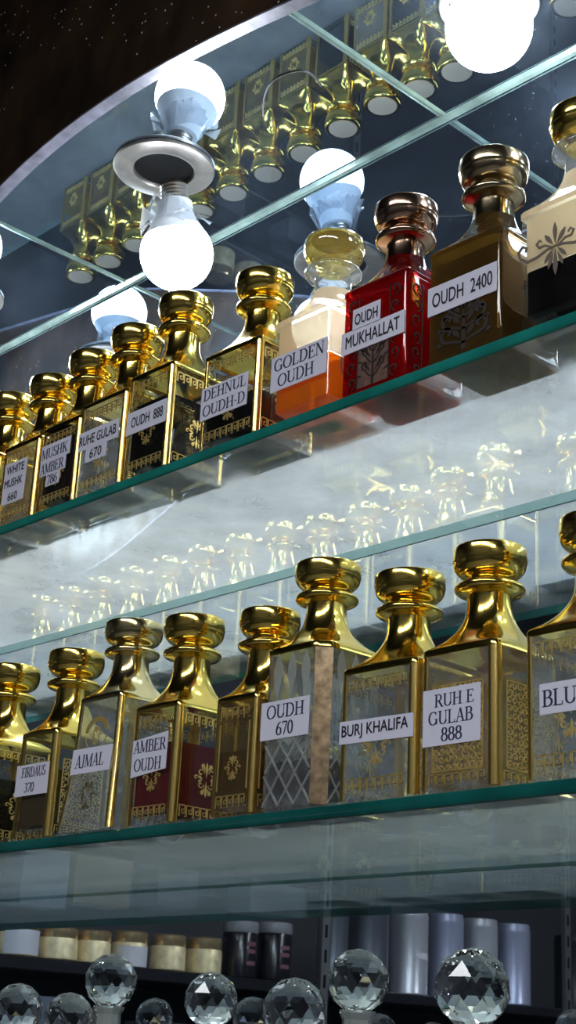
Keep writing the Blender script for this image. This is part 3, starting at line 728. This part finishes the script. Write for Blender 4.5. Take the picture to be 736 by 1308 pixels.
def bulb(x, y, z, label, tilt=(0., 0., 0.), wrap=False, flush=False):
    """z is the globe's centre; the cap points up"""
    r = empty('led_bulb', (x, y, z + H)); r.rotation_euler = tilt; tag(r, label, 'light bulb', 'LED bulbs above the display')
    R = .0405
    mb = MB(); pr = [(R * math.sin(a), -R * math.cos(a)) for a in [PI * .02 + (PI * .665 - PI * .02) * i / 14 for i in range(15)]]
    mb.lathe(pr, 36, cap1=False); mb.build('globe', M['bulb'], r, 60)
    e = pr[-1]
    if flush:                       # lamp sunk into its ring: a short white collar is all that shows above the globe
        mb = MB(); mb.lathe([(e[0] + .0006, e[1] - .0012), (e[0] + .0006, e[1] + .004), (e[0] - .004, e[1] + .0065)], 36, cap0=False); mb.build('housing', M['bulb_house'], r, 40)
        return r
    mb = MB(); mb.lathe([(e[0] + .0004, e[1] - .0008), (e[0] - .001, e[1] + .002), (.0322, .026), (.0270, .034), (.0225, .044), (.0205, .054), (.0195, .061), (.0165, .0625)], 36, cap0=False); mb.build('housing', M['bulb_house'], r, 40)
    mb = MB()
    pr = [(.0155, .0620), (.0155, .0635)]
    for k in range(4): pr += [(.0150, .0650 + k * .0042), (.0162, .0668 + k * .0042), (.0150, .0690 + k * .0042)]
    pr += [(.012, .083), (.006, .088)]
    mb.lathe(pr, 28); mb.build('screw_base', M['screw'], r, 30)
    if wrap:
        mb = MB(); rng = random.Random(3); n_ = 26
        top = [(.0215 + .003 * rng.random(), 2 * PI * i / n_, .058 - .012 * math.sin(2 * PI * i / n_ + .6) + .002 * rng.random()) for i in range(n_)]
        bot = [(.0275 + .007 * rng.random(), 2 * PI * i / n_, .036 - .016 * math.sin(2 * PI * i / n_ + .6) - .012 * rng.random()) for i in range(n_)]
        mb.loft([[(q * math.cos(a), q * math.sin(a), zz) for q, a, zz in t_] for t_ in (top, bot)], False, False)
        for a in (.5, 2.6, 3.6, 5.4):
            for k in range(3):
                q = .031 + .010 * rng.random(); a2 = a + .25 * k
                mb.add([(.024 * math.cos(a2), .024 * math.sin(a2), .046), (q * math.cos(a2 + .25), q * math.sin(a2 + .25), .03 + .024 * rng.random()), (q * 1.06 * math.cos(a2 - .1), q * 1.06 * math.sin(a2 - .1), .026 + .02 * rng.random())], [(0, 1, 2)])
        mb.build('plastic_wrapper', M['wrap'], r, 20)
    return r
lab_r = {-.720: 'steel downlight ring at the top right frame edge', -1.159: 'steel downlight ring in the mirrored soffit, left of frame'}
lab_b = {-.720: 'glowing bulb at the top right frame edge', -1.159: 'glowing bulb with torn plastic film hanging from the left downlight ring'}
for x in (-2.04, -1.60, -1.159, -.720, -.280, .160):
    y = {-.720: .89, -1.159: .8585}.get(x, .87)
    downlight(x, y, lab_r.get(x, 'steel downlight ring outside the frame, seen only in the mirrors'), slim=(x == -.720))
    if x == -.720: bulb(x, y, ZC - .0262, lab_b[x], flush=True)
    elif x == -1.159: bulb(-1.1544, .883, .828, lab_b[x], (.17, .03, 0.), True)
    else: bulb(x + .003, y + .004, .856 if x < -1.2 else .842, lab_b.get(x, 'glowing bulb outside the frame, seen only in the mirrors'), (.05, 0, 0), True)
# black wire lying against the soffit
WP = [(-1.006, .868), (-.982, .847), (-.959, .8345), (-.939, .8335), (-.921, .841), (-.918, .855), (-.925, .8755)]
pts = []
for i in range(len(WP) - 1):
    p0, p1, p2, p3 = WP[max(i - 1, 0)], WP[i], WP[i + 1], WP[min(i + 2, len(WP) - 1)]
    for k in range(5):
        t = k / 5; pts.append(tuple(.5 * (2 * p1[c] + (p2[c] - p0[c]) * t + (2 * p0[c] - 5 * p1[c] + 4 * p2[c] - p3[c]) * t * t + (3 * p1[c] - p0[c] - 3 * p2[c] + p3[c]) * t ** 3) for c in (0, 1)) + (ZC + H - .0006,))
mb = MB(); mb.tube(pts, .0008, 8); tag(mb.build('loose_wire', M['wire'], None, 40), 'thin black wire curling against the mirrored soffit', 'wire')

# ------------------------------------------------------------------ crystal ball stoppered bottles on the lowest shelf
def faceted_ball(r, rings=7, seg=10):
    vs = [(0, 0, -r)]; fs = []
    for k in range(1, rings):
        a = -PI / 2 + PI * k / rings; o = .5 * (k % 2)
        vs += [(r * math.cos(a) * math.cos(2 * PI * (i + o) / seg), r * math.cos(a) * math.sin(2 * PI * (i + o) / seg), r * math.sin(a)) for i in range(seg)]
    vs.append((0, 0, r)); top = len(vs) - 1
    ring = lambda k, i: 1 + (k - 1) * seg + i % seg
    for i in range(seg): fs.append((0, ring(1, i + 1), ring(1, i)))
    for k in range(1, rings - 1):
        for i in range(seg):
            if k % 2 == 1: # next ring unshifted
                fs += [(ring(k, i), ring(k + 1, i + 1), ring(k + 1, i)), (ring(k, i), ring(k, i + 1), ring(k + 1, i + 1))]
            else:
                fs += [(ring(k, i), ring(k, i + 1), ring(k + 1, i)), (ring(k, i + 1), ring(k + 1, i + 1), ring(k + 1, i))]
    for i in range(seg): fs.append((ring(rings - 1, i), ring(rings - 1, i + 1), top))
    return vs, fs
def crystal_bottle(x, y, zc, r, label):
    FLAT[0] = False
    z0 = -.125; root = empty('crystal_bottle', (x, y, z0 + H)); tag(root, label, 'perfume bottle', 'crystal ball stoppered bottles on the lowest shelf')
    hz = zc - z0; zb = hz - r
    mb = MB(); vs, fs = faceted_ball(r); mb.add([(a, b, c_ + hz) for a, b, c_ in vs], fs); st = mb.build('ball_stopper', M['crystal'], root, 0); st.rotation_euler.z = x * 47
    mb = MB(); mb.lathe([(.0105, zb - .028), (.0115, zb - .024), (.0100, zb - .004), (.0125, zb + .0005), (.0125, zb + .0022)], 10); mb.build('stopper_stem', M['cut'], st, 0)
    mb = MB(); mb.lathe([(.0125, zb - .040), (.0125, zb - .030), (.018, zb - .029), (.0185, zb - .025), (.0125, zb - .024)], 24, cap0=False); mb.build('neck', M['glass_clearneck'], root, 30)
    mb = MB(); hb = zb - .050
    mb.loft([rect_ring(.044, .044, .006, 0.), rect_ring(.048, .048, .006, .003), rect_ring(.048, .048, .006, hb - .004), rect_ring(.040, .040, .006, hb + .002, t=.4, r=.018), rect_ring(.026, .026, .006, hb + .010, t=1., r=.0125)], cap1=False)
    mb.build('glass_body', M['glass'], root, 30)
for (x, y, z, r, lab) in [(-.634, .770, .0472, .0249, 'largest faceted crystal ball stoppered bottle, below RUH E GULAB'),
                          (-.734, .770, .0514, .0214, 'crystal ball stoppered bottle standing below BURJ KHALIFA'),
                          (-.782, .757, .0302, .0228, 'crystal ball stoppered bottle, low, below the tall cut crystal bottle'),
                          (-.8856, .770, .0372, .0206, 'crystal ball stoppered bottle below the brown tinted bottle'),
                          (-1.0109, .770, .0511, .0216, 'tallest crystal ball stoppered bottle on the left, below AMBER OUDH'),
                          (-1.0638, .770, .0207, .0214, 'low crystal ball stoppered bottle left of the tall left one, below FIRDAUS'),
                          (-1.1406, .770, .0270, .0224, 'crystal ball stoppered bottle in the bottom left frame corner')]:
    crystal_bottle(x, y, z, r, lab)
for x, z in ((-1.34, .041), (-1.52, .038)):
    crystal_bottle(x, .77, z, .024, 'crystal ball stoppered bottle outside the frame, seen only in the mirror')

# ------------------------------------------------------------------ shelving on the left end wall (seen in the mirror below the lower shelf)
board_m = principled('black_shelf_board', (.012, .012, .016), .3)
def board(y0, y1, z, label):
    mb = MB(); x0, x1 = XL + .002, -2.27
    mb.loft([[(x0, yy, z - .022), (x1 - .002, yy, z - .022), (x1, yy, z - .020), (x1, yy, z - .002), (x1 - .002, yy, z), (x0, yy, z)] for yy in (y1, y0)])
    o = mb.build('shelf_board', board_m, None, 20); o.location.z = H; tag(o, label, 'shelf'); return o
board(-1.85, .60, .143, 'black shelf board carrying the gold jars and silver tins')
board(-1.85, .60, -.02, 'black shelf board under the one carrying gold jars')
jar_gold = principled('gold_jar_body', (.95, .78, .45), .45, .3, var=.3, vscale=60.)
jar_lid = principled('gold_jar_lid', (.80, .58, .32), .25, .8)
tin_m = [principled('silver_tin', (.78, .79, .84), .30, .6), principled('blued_tin', (.62, .65, .85), .30, .6), principled('gunmetal_tin', (.22, .24, .28), .3, .7)]
black_jar = principled('black_jar', (.012, .010, .014), .2); grey_lid = principled('grey_jar_lid', (.42, .42, .44), .35, .4)
pink_print = principled('plum_print', (.22, .08, .12), .5)
white_lab = principled('white_jar_label', (.72, .70, .74), .6)
XJ = -2.315
def jar(y, r, h, label, band=None):
    root = empty('cream_jar', (XJ, y, .143 + H)); tag(root, label, 'jar', 'gold lidded jars on the end wall shelf')
    hb = h * .68
    mb = MB(); mb.lathe([(r * .9, 0), (r, .003), (r, hb - .004), (r * .95, hb)], 32); mb.build('jar_body', jar_gold, root, 30)
    mb = MB(); mb.lathe([(r * .94, hb), (r * .97, hb + .002), (r * .97, h - .003), (r * .90, h)], 32); mb.build('lid', jar_lid, root, 30)
    if band:
        n_ = 20; a0, a1 = -1.35, 1.35; R_ = r + .0006
        mb = MB()
        for i in range(n_):
            t0, t1 = a0 + (a1 - a0) * i / n_, a0 + (a1 - a0) * (i + 1) / n_
            mb.add([(R_ * math.cos(t), R_ * math.sin(t), zz) for zz in band for t in (t0, t1)], [(0, 1, 3, 2)])
        mb.build('paper_label', white_lab, root, 40)
jar(.450, .036, .062, 'gold jar with a tall white label, leftmost on the end wall shelf', (.004, .046))
jar(.364, .036, .058, 'gold jar right of the white labelled leftmost jar')
jar(.285, .033, .060, 'gold jar left of the second white labelled jar')
jar(.200, .034, .066, 'gold lidded jar with a white label in mid row', (.002, .038))
jar(.106, .035, .068, 'gold jar right of the mid row white labelled jar')
jar(.015, .036, .070, 'gold jar next to the black jars')
def black_pot(y, r, h, label):
    root = empty('black_jar', (XJ, y, .143 + H)); tag(root, label, 'jar', 'black jars on the end wall shelf')
    mb = MB(); mb.lathe([(r * .92, 0), (r, .003), (r, h - .026), (r * .95, h - .022)], 32); b = mb.build('jar_body', black_jar, root, 30)
    mb = MB(); mb.lathe([(r * .97, h - .022), (r, h - .020), (r, h - .003), (r * .94, h)], 32); mb.build('lid', grey_lid, root, 30)
    mb = MB()
    for zz in (.025, .048, .062):
        R_ = r + .0006
        mb.add([(R_ * math.cos(t), R_ * math.sin(t), q) for q in (zz, zz + .008) for t in (-.3, -.1, .1, .3)], [(0, 1, 5, 4), (1, 2, 6, 5), (2, 3, 7, 6)])
    mb.build('printed_label', pink_print, b, 0)
black_pot(-.080, .036, .110, 'black jar with grey lid beside the gold jars')
black_pot(-.172, .038, .116, 'black jar with grey lid beside the slotted upright')
def tin(y, r, h, m, label, patch=False):
    root = empty('silver_tin', (XJ, y, .143 + H)); tag(root, label, 'tin', 'metal tins on the end wall shelf')
    mb = MB(); mb.lathe([(r * .97, 0), (r, .002), (r, .004), (r * .985, .006), (r * .985, h - .006), (r, h - .004), (r, h)], 36); b = mb.build('tin_body', m, root, 30)
    mb = MB(); mb.lathe([(r * .96, h), (r * .96, h + .014), (r * .90, h + .016)], 36); mb.build('lid', m, root, 30)
    if patch:
        mb = MB(); R_ = r + .0006
        mb.add([(R_ * math.cos(t), R_ * math.sin(t), q) for q in (.075, .090) for t in (-.5, -.25, 0, .25, .5)], [(i, i + 1, i + 6, i + 5) for i in range(4)])
        mb.build('paper_label', white_lab, b, 0)
tin(-.345, .034, .17, tin_m[2], 'dark gunmetal tin beside the slotted upright')
tin(-.455, .046, .17, tin_m[2], 'wide gunmetal tin left of the labelled silver tin')
tin(-.590, .043, .17, tin_m[0], 'silver tin with a small white label', True)
tin(-.718, .040, .17, tin_m[1], 'bluish silver tin right of the labelled one')
tin(-.840, .042, .17, tin_m[0], 'plain silver tin second from the right upright')
tin(-.965, .042, .17, tin_m[1], 'bluish silver tin nearest the right upright')
def upright(y, label):
    root = empty('slotted_upright', (-2.262, y, 0)); tag(root, label, 'shelf post', 'slotted uprights')
    mb = MB(); mb.box((0, 0, 1.1), (.012, .022, 2.2)); b = mb.build('post', principled('upright_metal', (.30, .30, .31), .4, .8), root, 0)
    mb = MB()
    for k in range(43): mb.box((.0062, 0, .05 + k * .05), (.0006, .007, .026))
    mb.build('slots', M['dark'], b, 0)
upright(-.266, 'slotted metal upright between black jars and tins'); upright(-1.107, 'slotted metal upright right of the silver tins')
tin(-1.21, .050, .165, principled('black_tin', (.02, .02, .025), .3), 'black tin with white emblem at right frame edge', True)
def carton(y, w, h, col, label):
    mb = MB(); mb.loft([rect_ring(.07, w, .002, zz) for zz in (0, h)]); o = mb.build('small_carton', principled('carton', col, .6, var=.1), None, 0)
    o.location = (XJ, y, -.02 + H); tag(o, label, 'box', 'cartons on the lower end wall shelf')
carton(.43, .10, .10, (.14, .17, .22), 'pale blue carton at the bottom left under the jars')
carton(.30, .13, .085, (.13, .10, .06), 'tan carton under the gold jars')
carton(.12, .10, .07, (.06, .06, .07), 'black carton under the mid row jars')
carton(-.15, .16, .06, (.09, .09, .10), 'grey carton under the black jars')
carton(-.60, .22, .06, (.05, .05, .06), 'black carton under the silver tins')

# ------------------------------------------------------------------ unseen light panels added over the aisle for labels and gold trims
panel_e = emission('led_panel_light', (.93, .96, 1.), 19.)  # added fill for label fronts and gold trims
panel_f = principled('panel_frame', (.7, .7, .72), .4, .5)
for i, (x, y) in enumerate(((-.80, -.85), (.15, -.85), (1.1, -.85))):
    r = empty('ceiling_light_panel', (x, y, ZCc)); tag(r, 'LED ceiling panel over the aisle, outside the frame', 'ceiling light', 'aisle ceiling lights')
    mb = MB(); mb.box((0, 0, -.006), (.86, .36, .012)); mb.build('frame', panel_f, r, 0)
    mb = MB(); mb.box((0, 0, -.013), (.82, .32, .002)); mb.build('diffuser', panel_e, r, 0)

# ------------------------------------------------------------------ world, camera, colour
w = bpy.data.worlds.new('World'); sc.world = w; w.use_nodes = True
w.node_tree.nodes['Background'].inputs[0].default_value = (.05, .06, .08, 1); w.node_tree.nodes['Background'].inputs[1].default_value = .3
cam = bpy.data.cameras.new('Camera'); co = bpy.data.objects.new('Camera', cam); COL.objects.link(co)
co.matrix_world = Matrix(((0.6927226, 0.2163850, 0.6879774, 0.), (0.7195053, -0.2727864, -0.6386703, 0.), (0.0494722, 0.9374247, -0.3446555, H), (0., 0., 0., 1.)))
cam.sensor_fit = 'VERTICAL'; cam.sensor_height = 24.; cam.lens = 24. * 1894.93 / 1308.; cam.clip_start = .01
sc.camera = co
sc.view_settings.view_transform = 'Standard'; sc.view_settings.look = 'None'; sc.view_settings.gamma = 1.; sc.view_settings.use_curve_mapping = False
sc.view_settings.exposure = 0.
cy = sc.cycles
cy.max_bounces = 20; cy.glossy_bounces = 10; cy.transmission_bounces = 12; cy.transparent_max_bounces = 40; cy.diffuse_bounces = 3
cy.sample_clamp_indirect = 6.; cy.sample_clamp_direct = 0.; cy.use_denoising = True
cy.caustics_refractive = False
